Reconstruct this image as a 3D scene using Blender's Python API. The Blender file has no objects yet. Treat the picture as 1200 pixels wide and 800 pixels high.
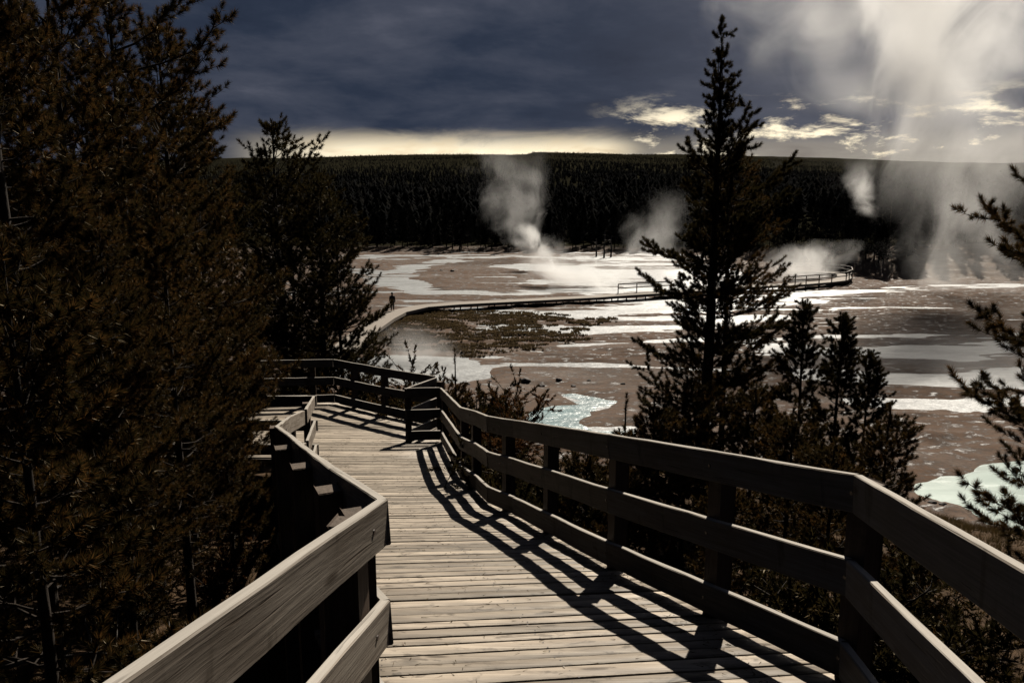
import bpy, bmesh, math, random
import numpy as np
from mathutils import Vector, Matrix, noise as mnoise

S = bpy.context.scene
COL = S.collection
R = math.radians
ZE = 11.4                      # eye height above the basin water (z = 0)
SUN_AZ, SUN_EL = 20.0, 41.0    # degrees right of the view axis (+Y), above the horizon

# ------------------------------------------------------------------ survey: pixel measurements -> metres
FPX = 933.0
PITCH = math.atan(170 / 933)
cP, sP = math.cos(PITCH), math.sin(PITCH)

def ray(px, py):
    u, v = (px - 600) / FPX, (400 - py) / FPX
    return np.array([u, cP + v * sP, -sP + v * cP])

def on_plane(px, py, z=0.0):
    r = ray(px, py); t = (z - ZE) / r[2]
    return r[0] * t, r[1] * t

DECK_Y = [-12, -1, 2.0, 3.3, 5.58, 7.37, 8.45, 10.88, 12.7, 14.5, 16.7, 18, 40]
DECK_Z = [-1.2, -1.5, -2.04, -2.28, -2.77, -3.2, -3.45, -3.97, -4.3, -4.6, -4.70, -4.76, -5]

def deckz(y):
    return float(np.interp(y, DECK_Y, DECK_Z)) + ZE

def on_rail(px, py, off=1.06):
    r = ray(px, py)
    for t in np.linspace(.5, 40, 8000):
        if r[2] * t + ZE < deckz(r[1] * t) + off:
            break
    return Vector((r[0] * t, r[1] * t, deckz(r[1] * t) + off))

def at(px, y):                 # ground position seen in the column px at distance y
    return (px - 600) / FPX * y * 1.0

# ------------------------------------------------------------------ helpers
def tag(o, label=None, cat=None, group=None, kind=None):
    if label: o['label'] = label
    if cat: o['category'] = cat
    if group: o['group'] = group
    if kind: o['kind'] = kind
    return o

def empty(name, loc, label, cat, group=None, rz=0.0, scale=1.0):
    o = bpy.data.objects.new(name, None); COL.objects.link(o)
    o.location = loc; o.rotation_euler = (0, 0, rz); o.scale = (scale,) * 3
    o.empty_display_size = .2
    return tag(o, label, cat, group)

def mesh_np(name, V, F, smooth=False):
    """V (n,3); F list of index arrays (all tris or quads as (m,k) array)"""
    me = bpy.data.meshes.new(name)
    V = np.asarray(V, np.float32)
    if not isinstance(F, list): F = [F]
    F = [np.asarray(f, np.int32) for f in F if len(f)]
    nl = sum(f.size for f in F); npoly = sum(len(f) for f in F)
    me.vertices.add(len(V)); me.vertices.foreach_set('co', V.ravel())
    me.loops.add(nl); me.polygons.add(npoly)
    me.loops.foreach_set('vertex_index', np.concatenate([f.ravel() for f in F]))
    starts = []; k = 0
    for f in F:
        starts.append(k + np.arange(len(f)) * f.shape[1]); k += f.size
    me.polygons.foreach_set('loop_start', np.concatenate(starts).astype(np.int32))
    if smooth: me.polygons.foreach_set('use_smooth', np.ones(npoly, bool))
    me.update(calc_edges=True); me.validate()
    return me

def obj(name, me, mat, parent=None, M=None):
    o = bpy.data.objects.new(name, me); COL.objects.link(o)
    if mat is not None and not me.materials: me.materials.append(mat)
    if parent is not None: o.parent = parent
    if M is not None:
        if parent is not None:
            o.matrix_basis = Matrix.Translation(parent.location).inverted() @ M
        else:
            o.matrix_basis = M
    return o

def bm_mesh(name, bm, smooth=False):
    me = bpy.data.meshes.new(name); bm.to_mesh(me); bm.free()
    if smooth:
        for p in me.polygons: p.use_smooth = True
    return me

def copy_tree(o, parent=None):
    c = o.copy(); COL.objects.link(c)
    if parent is not None: c.parent = parent
    for ch in list(o.children): copy_tree(ch, c)
    return c

class Tubes:
    def __init__(s): s.V = []; s.F = []; s.n = 0
    def add(s, P, rad, k=5):
        P = np.asarray(P, float); rad = np.broadcast_to(rad, (len(P),)); n = len(P)
        T = np.gradient(P, axis=0); T /= np.linalg.norm(T, axis=1)[:, None] + 1e-9
        ref = np.array([0, 0, 1.]) if abs(T[0, 2]) < .8 else np.array([1., 0, 0])
        A = np.cross(T, ref); A /= np.linalg.norm(A, axis=1)[:, None] + 1e-9
        B = np.cross(T, A)
        a = np.arange(k) * 2 * np.pi / k
        ring = P[:, None] + rad[:, None, None] * (np.cos(a)[None, :, None] * A[:, None] + np.sin(a)[None, :, None] * B[:, None])
        s.V.append(ring.reshape(-1, 3))
        i = np.arange(n - 1)[:, None] * k; j = np.arange(k)[None]; j2 = (j + 1) % k
        s.F.append(np.stack([i + j, i + j2, i + k + j2, i + k + j], -1).reshape(-1, 4) + s.n)
        s.n += n * k
    def mesh(s, name, smooth=True):
        return mesh_np(name, np.concatenate(s.V), np.concatenate(s.F), smooth)

# ------------------------------------------------------------------ materials
class NT:
    def __init__(s, name):
        s.m = bpy.data.materials.new(name); s.m.use_nodes = True
        s.t = s.m.node_tree; s.t.nodes.clear()
        s.out = s.t.nodes.new('ShaderNodeOutputMaterial')
    def n(s, kind, **kw):
        nd = s.t.nodes.new('ShaderNode' + kind)
        for k, v in kw.items():
            if k.startswith('_'): nd.inputs[k[1:].replace('_', ' ')].default_value = v
            elif k[0] == 'i' and k[1:].isdigit(): nd.inputs[int(k[1:])].default_value = v
            else: setattr(nd, k, v)
        return nd
    def l(s, a, b): s.t.links.new(a, b)
    def math(s, op, a, b=None, c=None, clamp=False):
        nd = s.n('Math', operation=op); nd.use_clamp = clamp
        for i, v in enumerate((a, b, c)):
            if v is None: continue
            if hasattr(v, 'links') or hasattr(v, 'is_output'): s.l(v, nd.inputs[i])
            else: nd.inputs[i].default_value = v
        return nd.outputs[0]
    def noise(s, vec, scale, detail=3, rough=.55, dist=0.0, W=None):
        nd = s.n('TexNoise'); nd.inputs['Scale'].default_value = scale; nd.inputs['Detail'].default_value = detail
        nd.inputs['Roughness'].default_value = rough; nd.inputs['Distortion'].default_value = dist
        if vec is not None: s.l(vec, nd.inputs['Vector'])
        return nd.outputs['Fac']
    def mapping(s, vec, scale=(1, 1, 1), loc=(0, 0, 0), rot=(0, 0, 0)):
        nd = s.n('Mapping'); nd.inputs['Scale'].default_value = scale; nd.inputs['Location'].default_value = loc
        nd.inputs['Rotation'].default_value = rot
        s.l(vec, nd.inputs['Vector']); return nd.outputs[0]
    def ramp(s, fac, stops):
        nd = s.n('ValToRGB'); cr = nd.color_ramp
        while len(cr.elements) < len(stops): cr.elements.new(.5)
        for e, (p, c) in zip(cr.elements, stops):
            e.position = p; e.color = (c[0], c[1], c[2], 1) if hasattr(c, '__len__') else (c, c, c, 1)
        s.l(fac, nd.inputs[0]); return nd.outputs[0]
    def mix(s, fac, a, b, mode='MIX'):
        nd = s.n('Mix', data_type='RGBA', blend_type=mode)
        for sock, v in ((nd.inputs[0], fac), (nd.inputs[6], a), (nd.inputs[7], b)):
            if hasattr(v, 'is_output'): s.l(v, sock)
            elif isinstance(v, (int, float)): sock.default_value = v
            else: sock.default_value = (v[0], v[1], v[2], 1)
        return nd.outputs[2]
    def smooth(s, v, a, b):
        nd = s.n('MapRange', interpolation_type='SMOOTHSTEP')
        s.l(v, nd.inputs[0]); nd.inputs[1].default_value = a; nd.inputs[2].default_value = b
        return nd.outputs[0]
    def bsdf(s, color, rough=.6, bump=None, bstr=.3, bdist=.01, spec=.5, **kw):
        p = s.n('BsdfPrincipled')
        for sock, v in ((p.inputs['Base Color'], color), (p.inputs['Roughness'], rough)):
            if hasattr(v, 'is_output'): s.l(v, sock)
            elif isinstance(v, (int, float)): sock.default_value = v
            else: sock.default_value = (v[0], v[1], v[2], 1)
        p.inputs['Specular IOR Level'].default_value = spec
        for k, v in kw.items(): p.inputs[k.replace('_', ' ')].default_value = v
        if bump is not None:
            b = s.n('Bump'); b.inputs['Strength'].default_value = bstr; b.inputs['Distance'].default_value = bdist
            s.l(bump, b.inputs['Height']); s.l(b.outputs[0], p.inputs['Normal'])
        s.l(p.outputs[0], s.out.inputs['Surface'])
        return p

def wood(name, lo, hi, island=False, spec=.05, var=(.72, .55), top_light=.75):
    t = NT(name)
    co = t.n('TexCoord').outputs['Object']
    if island:
        rnd = t.n('NewGeometry').outputs['Random Per Island']
    else:
        rnd = t.n('ObjectInfo').outputs['Random']
    off = t.n('CombineXYZ'); t.l(t.math('MULTIPLY', rnd, 37.0), off.inputs[0]); t.l(t.math('MULTIPLY', rnd, 91.0), off.inputs[2])
    ad = t.n('VectorMath', operation='ADD'); t.l(co, ad.inputs[0]); t.l(off.outputs[0], ad.inputs[1])
    v = ad.outputs[0]
    fine = t.noise(t.mapping(v, (2.2, 70, 70)), 1.0, 4, .65, .4)
    bands = t.noise(t.mapping(v, (.9, 16, 16)), 1.0, 3, .6, 1.2)
    blot = t.noise(t.mapping(v, (2.0, 4, 4)), 1.0, 3, .6)
    cracks = t.smooth(t.noise(t.mapping(v, (1.3, 45, 45)), 1.0, 2, .5, .6), .66, .72)
    f = t.math('ADD', t.math('MULTIPLY', fine, .55), t.math('MULTIPLY', bands, .6))
    f = t.math('SUBTRACT', f, t.math('MULTIPLY', cracks, .4))
    c = t.ramp(f, [(.28, lo), (.72, hi)])
    c = t.mix(t.smooth(blot, .35, .75), c, t.mix(.55, c, (.13, .10, .075)))
    k = t.n('Voronoi' if False else 'TexVoronoi'); k.inputs['Scale'].default_value = 1.0
    t.l(t.mapping(v, (1.7, 6.0, 6.0)), k.inputs['Vector'])
    knot = t.smooth(k.outputs['Distance'], .15, .06)
    c = t.mix(t.math('MULTIPLY', knot, .7), c, (.05, .035, .025))
    tone = t.math('ADD', t.math('MULTIPLY', rnd, var[1]), var[0])
    stain = t.smooth(t.noise(t.mapping(v, (5.0, 9, 1.2)), 1.0, 4, .65, .5), .56, .68)
    c = t.mix(t.math('MULTIPLY', stain, .6), c, (.055, .042, .032))
    hs = t.n('HueSaturation'); t.l(c, hs.inputs['Color']); t.l(tone, hs.inputs['Value'])
    col = hs.outputs[0]
    if not island:      # upward faces painted lighter, standing in for sun on the tops
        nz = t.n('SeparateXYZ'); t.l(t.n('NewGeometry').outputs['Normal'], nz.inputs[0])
        col = t.mix(t.math('MULTIPLY', t.smooth(nz.outputs[2], .6, .9), top_light), col, t.mix(f, (.36, .33, .29), (.62, .58, .52)))
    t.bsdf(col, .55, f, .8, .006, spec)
    return t.m

def needles(name, c1, c2, c3, trans=.4, gloss=.02):
    t = NT(name)
    rnd = t.n('NewGeometry').outputs['Random Per Island']
    co = t.n('TexCoord').outputs['Object']
    cl = t.noise(co, 2.6, 3)
    f = t.math('ADD', t.math('MULTIPLY', rnd, .42), t.math('MULTIPLY', cl, .72))
    c = t.ramp(f, [(.25, c1), (.6, c2), (.88, c3)])
    d = t.n('BsdfDiffuse'); t.l(c, d.inputs[0])
    tr = t.n('BsdfTranslucent'); t.l(c, tr.inputs[0])
    g = t.n('BsdfGlossy'); g.inputs['Roughness'].default_value = .38; g.inputs[0].default_value = (.5, .42, .3, 1)
    m = t.n('MixShader'); m.inputs[0].default_value = trans; t.l(d.outputs[0], m.inputs[1]); t.l(tr.outputs[0], m.inputs[2])
    m2 = t.n('MixShader'); m2.inputs[0].default_value = gloss; t.l(m.outputs[0], m2.inputs[1]); t.l(g.outputs[0], m2.inputs[2])
    t.l(m2.outputs[0], t.out.inputs['Surface'])
    return t.m

def bark(name, lo, hi):
    t = NT(name); co = t.n('TexCoord').outputs['Object']
    f = t.noise(t.mapping(co, (14, 14, 4)), 1.0, 4, .65, .5)
    t.bsdf(t.ramp(f, [(.3, lo), (.7, hi)]), .9, f, .8, .02, .2)
    return t.m

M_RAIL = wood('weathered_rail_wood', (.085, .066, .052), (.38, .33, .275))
M_POST = wood('weathered_post_wood', (.05, .034, .025), (.16, .115, .088), top_light=.12)
M_DECK = wood('weathered_deck_planks', (.15, .122, .095), (.56, .475, .375), True, .25, (.58, .72))
M_NEEDLE = needles('pine_needles', (.010, .009, .004), (.034, .025, .009), (.18, .085, .026), .38, .03)
M_NEEDLE_DARK = needles('dark_pine_needles', (.012, .011, .005), (.030, .024, .009), (.075, .048, .016), .32, .025)
M_FAR = needles('far_conifer_needles', (.005, .0052, .006), (.010, .0104, .0105), (.018, .0165, .014), .1, 0.0)
M_SHRUB = needles('red_brown_shrub_leaves', (.05, .022, .01), (.10, .045, .018), (.14, .07, .025))
M_GRASS = needles('dry_grass', (.035, .026, .012), (.08, .055, .022), (.14, .085, .035), .3)
M_MARSH = needles('marsh_plants', (.045, .034, .018), (.105, .074, .038), (.20, .14, .075), .45)
M_BARK = bark('pine_bark', (.018, .014, .011), (.06, .046, .036))
M_BARK_PALE = bark('bleached_dead_wood', (.16, .14, .12), (.38, .34, .3))

def ground_material():
    t = NT('ground_material')
    co = t.n('TexCoord').outputs['Object']
    a = t.n('Attribute', attribute_name='zone')      # r: basin sinter, g: forest floor, b: pale bank
    sep = t.n('SeparateColor'); t.l(a.outputs['Color'], sep.inputs[0])
    big = t.noise(t.mapping(co, (.06, .16, .1)), 1.0, 5, .6, .6)
    med = t.noise(t.mapping(co, (.5, .9, .5)), 1.0, 5, .65, .3)
    fine = t.noise(co, 5.0, 6, .7); spk = t.noise(t.mapping(co, (1.2, 2.2, 1)), 1.0, 6, .75)
    # hillside: needle litter, bare earth
    lit = t.ramp(t.math('ADD', t.math('MULTIPLY', fine, .7), t.math('MULTIPLY', med, .35)),
                 [(.32, (.022, .015, .009)), (.55, (.075, .045, .024)), (.78, (.19, .125, .07))])
    sint = t.ramp(t.math('ADD', t.math('MULTIPLY', big, .65), t.math('MULTIPLY', med, .4)),
                  [(.30, (.055, .040, .032)), (.44, (.135, .084, .056)), (.55, (.16, .112, .085)), (.66, (.19, .15, .125)), (.78, (.33, .29, .26))])
    sint = t.mix(t.smooth(spk, .40, .56), t.mix(.7, sint, (.035, .027, .022)), sint)
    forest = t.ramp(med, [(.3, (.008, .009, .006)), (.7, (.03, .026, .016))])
    bank = t.ramp(med, [(.3, (.12, .085, .06)), (.7, (.24, .18, .13))])
    c = t.mix(sep.outputs[0], lit, sint)
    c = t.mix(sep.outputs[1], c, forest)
    c = t.mix(sep.outputs[2], c, bank)
    rg = t.ramp(spk, [(.35, .55), (.52, .95)])
    rough = t.mix(sep.outputs[0], (.9, .9, .9), rg)
    rough = t.mix(sep.outputs[1], rough, (.97, .97, .97))
    p = t.bsdf(c, rough, t.math('ADD', fine, med), .6, .05, .3)
    wet = t.math('ADD', t.math('MULTIPLY', t.math('MULTIPLY', t.smooth(spk, .44, .36), sep.outputs[0]), .7), .10)
    t.l(t.math('MULTIPLY', t.math('SUBTRACT', 1.0, sep.outputs[1]), wet), p.inputs['Specular IOR Level'])
    return t.m

def water_material(name, base, rough, scale=.6, bstr=.5):
    t = NT(name); co = t.n('TexCoord').outputs['Object']
    n1 = t.noise(t.mapping(co, (scale, scale * 1.6, 1)), 1.0, 4, .6, .4)
    n2 = t.noise(t.mapping(co, (.12, .35, 1)), 1.0, 3, .55, .5)
    c = t.mix(t.smooth(n2, .35, .65), base, tuple(v * .6 for v in base))
    n3 = t.noise(t.mapping(co, (.35, 1.6, 1)), 1.0, 5, .7)
    r = t.math('ADD', t.math('ADD', t.math('MULTIPLY', n2, .2), t.math('MULTIPLY', n3, .5)), rough - .34)
    nw = t.noise(t.mapping(co, (.45, 1.3, 1)), 1.0, 4, .65)
    t.bsdf(c, r, t.math('ADD', t.math('MULTIPLY', n1, .35), nw), bstr, .22, 1.0, IOR=1.5)
    return t.m
M_GROUND = ground_material()
M_WATER = water_material('shallow_silver_water', (.26, .27, .27), .52, 1.2, .7)
M_POOL = water_material('milky_teal_water', (.56, .68, .62), .22, 1.2, .12)
M_STREAM = water_material('pale_blue_water', (.27, .40, .42), .30, 2.2, .6)

def plain(name, c, rough=.8):
    t = NT(name); co = t.n('TexCoord').outputs['Object']
    f = t.noise(co, 9.0, 3)
    t.bsdf(t.mix(f, tuple(v * .7 for v in c), c), rough, f, .3, .01)
    return t.m

# ------------------------------------------------------------------ terrain
HP_Y = [-80, -12, 2, 6, 10, 14, 18, 22, 27, 32, 37, 44]
HP_Z = [3, -2.2, -3.2, -3.95, -4.8, -5.6, -6.35, -7.6, -9.7, -11.0, -12.2, -16]

def vnoise(x, y, seed=0, octs=4):
    """smooth value noise, vectorised, about -1..1"""
    x = np.asarray(x, float); y = np.asarray(y, float); out = np.zeros(np.broadcast(x, y).shape); amp = 1.0; tot = 0
    for o in range(octs):
        xi = np.floor(x).astype(np.int64); yi = np.floor(y).astype(np.int64)
        fx = x - xi; fy = y - yi; fx = fx * fx * (3 - 2 * fx); fy = fy * fy * (3 - 2 * fy)
        def h(a, b):
            n = (a * 374761393 + b * 668265263 + (seed + o * 17) * 974711) & 0xffffffff
            n = ((n ^ (n >> 13)) * 1274126177) & 0xffffffff
            return ((n ^ (n >> 16)) & 0xffff) / 32767.5 - 1
        v = (h(xi, yi) * (1 - fx) + h(xi + 1, yi) * fx) * (1 - fy) + (h(xi, yi + 1) * (1 - fx) + h(xi + 1, yi + 1) * fx) * fy
        out += v * amp; tot += amp; amp *= .5; x = x * 2.03 + 11.3; y = y * 2.03 + 5.7
    return out / tot

def sstep(a, b, v):
    t = np.clip((v - a) / (b - a), 0, 1); return t * t * (3 - 2 * t)

# water courses of the basin: surveyed centre lines (pixels on the basin plane), half width in metres
CHANNELS = [
    ([(600, 300), (540, 303), (490, 312), (464, 319), (470, 331), (484, 338), (502, 343), (580, 344), (700, 340), (820, 336)], 3.0),
    ([(412, 303), (470, 301), (560, 299), (680, 303)], 2.2),
    ([(424, 316), (450, 326), (470, 334)], 3.4),
    ([(560, 325), (596, 325)], 1.0),
    ([(610, 312), (680, 318), (740, 322), (830, 318)], 5.5),
    ([(640, 331), (760, 334), (860, 330)], 3.0),
    ([(545, 364), (640, 366), (740, 365), (840, 362)], 2.4),
    ([(590, 386), (680, 386), (790, 384), (900, 372)], 2.2),
    ([(680, 372), (760, 374), (860, 372)], 2.0),
    ([(660, 405), (740, 401), (860, 396)], .8),
    ([(560, 417), (600, 413), (631, 412)], .8),
    ([(572, 430), (620, 427), (690, 428), (748, 430), (860, 434)], .55),
    ([(913, 347), (960, 344), (1030, 341), (1082, 336), (1200, 334), (1300, 334)], 2.0),
    ([(900, 350), (950, 352)], 1.6),
    ([(976, 361), (1040, 360), (1113, 361)], .5),
    ([(930, 409), (1040, 414), (1200, 409), (1320, 412)], 2.6),
    ([(980, 438), (1090, 446), (1260, 440)], 2.4),
    ([(1010, 470), (1110, 474), (1240, 468)], 1.2),
    ([(860, 400), (960, 396), (1080, 393), (1200, 392)], .9),
]
POOLS = [
    ('stream_pool', [(462, 417), (545, 418), (560, 425), (575, 432), (576, 444), (540, 449), (440, 452), (380, 446), (400, 420)]),
    ('teal_stream', [(625, 483), (650, 476), (680, 474), (648, 463), (672, 461), (722, 470), (716, 478), (690, 481), (682, 494),
                     (690, 500), (742, 501), (742, 512), (660, 512), (610, 508), (600, 496)]),
    ('milky_pool', [(1067, 577), (1072, 566), (1105, 559), (1142, 553), (1162, 541), (1230, 541), (1400, 552), (1500, 590), (1400, 660),
                    (1200, 645), (1126, 593)]),
]

def seg_dist(X, Y, P):
    d = np.full(X.shape, 1e9)
    for (ax, ay), (bx, by) in zip(P[:-1], P[1:]):
        dx, dy = bx - ax, by - ay
        t = np.clip(((X - ax) * dx + (Y - ay) * dy) / (dx * dx + dy * dy + 1e-9), 0, 1)
        d = np.minimum(d, np.hypot(X - ax - t * dx, Y - ay - t * dy))
    return d

def poly_sd(X, Y, P):
    d = seg_dist(X, Y, P + [P[0]]); ins = np.zeros(X.shape, bool)
    for (ax, ay), (bx, by) in zip(P, P[1:] + [P[0]]):
        c = ((ay > Y) != (by > Y)) & (X < (bx - ax) * (Y - ay) / (by - ay + 1e-12) + ax)
        ins ^= c
    return np.where(ins, -d, d)

CH_W = [([on_plane(*p) for p in pl], w) for pl, w in CHANNELS]
POOL_W = [(n, [on_plane(*p) for p in pl]) for n, pl in POOLS]

def shore(x):
    return 166 - 58 * sstep(36, 58, x) - 26 * sstep(-60, -120, x)

def basin_water(X, Y):
    """signed field: > 0 under water, about metres"""
    f = np.full(X.shape, -6.0)
    wob = vnoise(X * .16, Y * .35, 5, 4) * 1.7 + vnoise(X * .6, Y * 1.3, 6, 3) * .5
    for P, w in CH_W:
        d = seg_dist(X, Y, P)
        f = np.maximum(f, w - d + wob * (.25 + .35 * min(w, 3)))
    # braided sheet water over the flats
    st = vnoise(X * .045, Y * .17, 21, 5) * .62 + vnoise(X * .11, Y * .55, 22, 4) * .5 + vnoise(X * .4, Y * 1.6, 23, 3) * .28
    wetness = sstep(72, 100, Y) * .55 + sstep(60, 84, Y) * sstep(4, 14, X) * sstep(45, 30, X) * .55
    wetness = wetness - .5 * sstep(30, 45, X)
    f = np.maximum(f, (st - .56 + wetness * .56) * 3.2 + vnoise(X * 1.1, Y * 3.6, 24, 2) * .28)
    f = f + vnoise(X * .9, Y * 2.8, 25, 3) * .22
    # sand bars inside the courses, thin run-off films across the flats
    far = sstep(46, 56, Y)
    bars = vnoise(X * .13, Y * 1.0, 27, 4)
    f = np.where(far > 0, np.minimum(f, 1.2) - (4.0 - 1.8 * sstep(-4, 8, X) * sstep(50, 30, X)) * far * np.clip(bars - .06, 0, 1), f)
    film = (vnoise(X * .10, Y * .9, 28, 4) * .75 + vnoise(X * .7, Y * 2.6, 29, 3) * .4 - .38 + .12 * sstep(-2, 10, X) * sstep(46, 30, X) * sstep(62, 78, Y)) * 2.5
    f = np.maximum(f, film * far - 3 * (1 - far))
    for n, P in POOL_W:
        d = poly_sd(X, Y, P)
        f = np.maximum(f, -d + vnoise(X * .9, Y * .9, 9, 3) * .35)
    return f

def hill_eff(x, y):
    return y + .36 * np.maximum(0, x - 1.7) + .16 * np.maximum(0, x - 5) + .12 * np.maximum(0, -x - 8)

def terrain(X, Y, detail=True):
    X = np.asarray(X, float); Y = np.asarray(Y, float)
    ye = hill_eff(X, Y)
    hill = np.interp(ye, HP_Y, HP_Z) + ZE
    bump = vnoise(X * .35, Y * .35, 1, 4) * .28 + vnoise(X * 1.6, Y * 1.6, 2, 3) * .07
    hill = hill + bump * sstep(44, 20, ye) - .25 * sstep(2.4, 0, np.abs(X + .12 * Y)) * sstep(22, 14, Y)
    f = basin_water(X, Y)
    bas = np.where(f > 0, -np.minimum(f, 1) * .25, np.minimum(-f, 1.5) * .13) + vnoise(X * .5, Y * .9, 3, 3) * .035 + .01
    # boulders / hummocks of the near bank
    bas = bas + np.where(f < -.3, np.maximum(0, vnoise(X * .55, Y * .55, 31, 3) - .15) * .7, 0) * sstep(52, 34, Y)
    z = np.maximum(hill, bas)
    # slopes beyond the basin
    r = np.hypot(X * .55, Y); t = r - np.hypot(shore(X), X * .55)
    tt = np.maximum(t, 0)
    right = sstep(36, 60, X)
    up = right * (3.2 * sstep(0, 16, tt)) + .6 * sstep(0, 6, tt) + 124 * np.clip(tt / 2050, 0, 1) ** 1.5 - .006 * np.maximum(0, tt - 2050)
    up = up + 1.5 * np.exp(-((X - 120) / 60) ** 2 - ((Y - 220) / 70) ** 2) * sstep(0, 40, tt)
    up = up + vnoise(X * .006, Y * .006, 41, 4) * 3.5 * sstep(30, 500, tt) + vnoise(X * .002, Y * .0015, 43, 3) * 5 * sstep(500, 1800, tt)
    z = z + np.where(t > 0, up, 0)
    return z

def tz(x, y): return float(terrain(np.array([x]), np.array([y]))[0])

def build_ground():
    ys = np.concatenate([np.arange(-40, 26, .8), np.arange(26, 100, .25), np.arange(100, 176, .5),
                         176 * (5600 / 176) ** np.linspace(0.002, 1, 110)])
    u = np.linspace(-1, 1, 560); u = np.sign(u) * np.abs(u) ** 1.08
    half = 30 + 1.0 * np.maximum(ys, 0)
    X = u[None] * half[:, None]; Y = np.repeat(ys[:, None], len(u), 1)
    Z = terrain(X, Y)
    n, m = X.shape
    i = np.arange(n - 1)[:, None] * m + np.arange(m - 1)[None]
    F = np.stack([i, i + 1, i + m + 1, i + m], -1).reshape(-1, 4)
    me = mesh_np('ground', np.stack([X, Y, Z], -1).reshape(-1, 3), F, True)
    ye = hill_eff(X, Y); r = np.hypot(X * .55, Y); t = r - np.hypot(shore(X), X * .55)
    basin = sstep(24, 31, ye + vnoise(X * .3, Y * .3, 51, 3) * 3)
    right = sstep(40, 60, X)
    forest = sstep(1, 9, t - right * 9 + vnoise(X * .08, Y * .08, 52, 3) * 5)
    bank = right * sstep(-2, 2, t) * (1 - forest) * .7
    ca = me.color_attributes.new('zone', 'FLOAT_COLOR', 'POINT')
    buf = np.stack([basin, forest, bank, np.ones_like(basin)], -1).astype(np.float32)
    ca.data.foreach_set('color', buf.ravel())
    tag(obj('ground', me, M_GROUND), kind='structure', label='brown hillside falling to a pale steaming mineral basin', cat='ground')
build_ground()

def sheet(name, P, z, mat):
    bm = bmesh.new(); bm.faces.new([bm.verts.new((x, y, z)) for x, y in P])
    bm.normal_update()
    for f in bm.faces:
        if f.normal.z < 0: f.normal_flip()
    return obj(name, bm_mesh(name, bm), mat)

def grow(P, d):
    c = np.mean(P, 0); return [tuple(np.array(p) + (np.array(p) - c) / (np.linalg.norm(np.array(p) - c) + 1e-6) * d) for p in P]
tag(sheet('water', [(-130, 24), (150, 24), (210, 172), (-210, 172)], 0.0, M_WATER), kind='structure', label='silvery sheet of shallow run-off water on the flats', cat='water')
tag(sheet('pool', grow(POOL_W[2][1], .8), .006, M_POOL), kind='structure', label='milky teal hot pool below the boardwalk', cat='pool')
tag(sheet('stream', grow(POOL_W[1][1], .8), .006, M_STREAM), kind='structure', label='pale blue stream bend in the brown flats', cat='stream')

# ------------------------------------------------------------------ the near boardwalk
bw = empty('boardwalk', (0, 3.0, deckz(3) - .2), 'weathered plank boardwalk with timber railings descending from the viewpoint', 'boardwalk')

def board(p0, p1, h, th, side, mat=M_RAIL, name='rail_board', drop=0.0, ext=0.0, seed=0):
    """board on edge; top inner edge runs p0->p1 (lowered by drop); thickness goes to +side*left"""
    p0 = Vector(p0) - Vector((0, 0, drop)); p1 = Vector(p1) - Vector((0, 0, drop))
    d = p1 - p0; L = d.length; x = d.normalized()
    y = Vector((0, 0, 1)).cross(x).normalized() * side; z = x.cross(y) * side
    rng = random.Random(seed * 7 + 3)
    bm = bmesh.new(); n = max(2, int(L / .25)); rings = []
    for i in range(n + 1):
        a = -ext + (L + 2 * ext) * i / n
        wz = rng.uniform(-.003, .003); wy = rng.uniform(-.002, .002)
        ring = [bm.verts.new((a, yy + wy, zz + wz + rng.uniform(-.0012, .0012)))
                for yy, zz in ((0, -.005), (.005, 0), (th - .005, 0), (th, -.005), (th, -h + .005), (th - .005, -h), (.005, -h), (0, -h + .005))]
        rings.append(ring)
    for a, b in zip(rings[:-1], rings[1:]):
        for k in range(8):
            bm.faces.new((a[k], a[(k + 1) % 8], b[(k + 1) % 8], b[k]))
    bm.faces.new(rings[0][::-1]); bm.faces.new(rings[-1])
    for v in bm.verts:
        if side < 0: v.co.y = -v.co.y
    bmesh.ops.recalc_face_normals(bm, faces=bm.faces)
    yl = y * side
    M = Matrix((x.to_4d(), yl.to_4d(), z.to_4d(), Vector((0, 0, 0, 1)))).transposed()
    M[3][0] = M[3][1] = M[3][2] = 0; M[3][3] = 1
    M = Matrix.Translation(p0) @ M
    return obj(name, bm_mesh(name, bm), mat, bw, M)

def post(x, y, ztop, zbot, w=.11, rz=0.0, parent=None, mat=M_POST, name='post'):
    bm = bmesh.new(); h = ztop - zbot
    bmesh.ops.create_cube(bm, size=1)
    for v in bm.verts: v.co = Vector((v.co.z * h, v.co.y * w, v.co.x * w))   # local X runs up the grain
    bmesh.ops.bevel(bm, geom=list(bm.edges), offset=.006, segments=1, affect='EDGES')
    bmesh.ops.recalc_face_normals(bm, faces=bm.faces)
    M = Matrix.Translation((x, y, (ztop + zbot) / 2)) @ Matrix.Rotation(rz, 4, 'Z') @ Matrix.Rotation(-math.pi / 2, 4, 'Y')
    return obj(name, bm_mesh(name, bm), mat, parent or bw, M)

M_BOLT = plain('rusty_bolt', (.07, .045, .035), .5)
BH, BT = .182, .042
def railing(verts, side, skip=(), heights=(0.0, .42, .84), seed=0, ext=None):
    for i, (a, b) in enumerate(zip(verts[:-1], verts[1:])):
        for k, hgt in enumerate(heights):
            if (i, k) in skip: continue
            board(a, b, BH, BT, side, drop=hgt, seed=seed + i * 3 + k)

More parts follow.
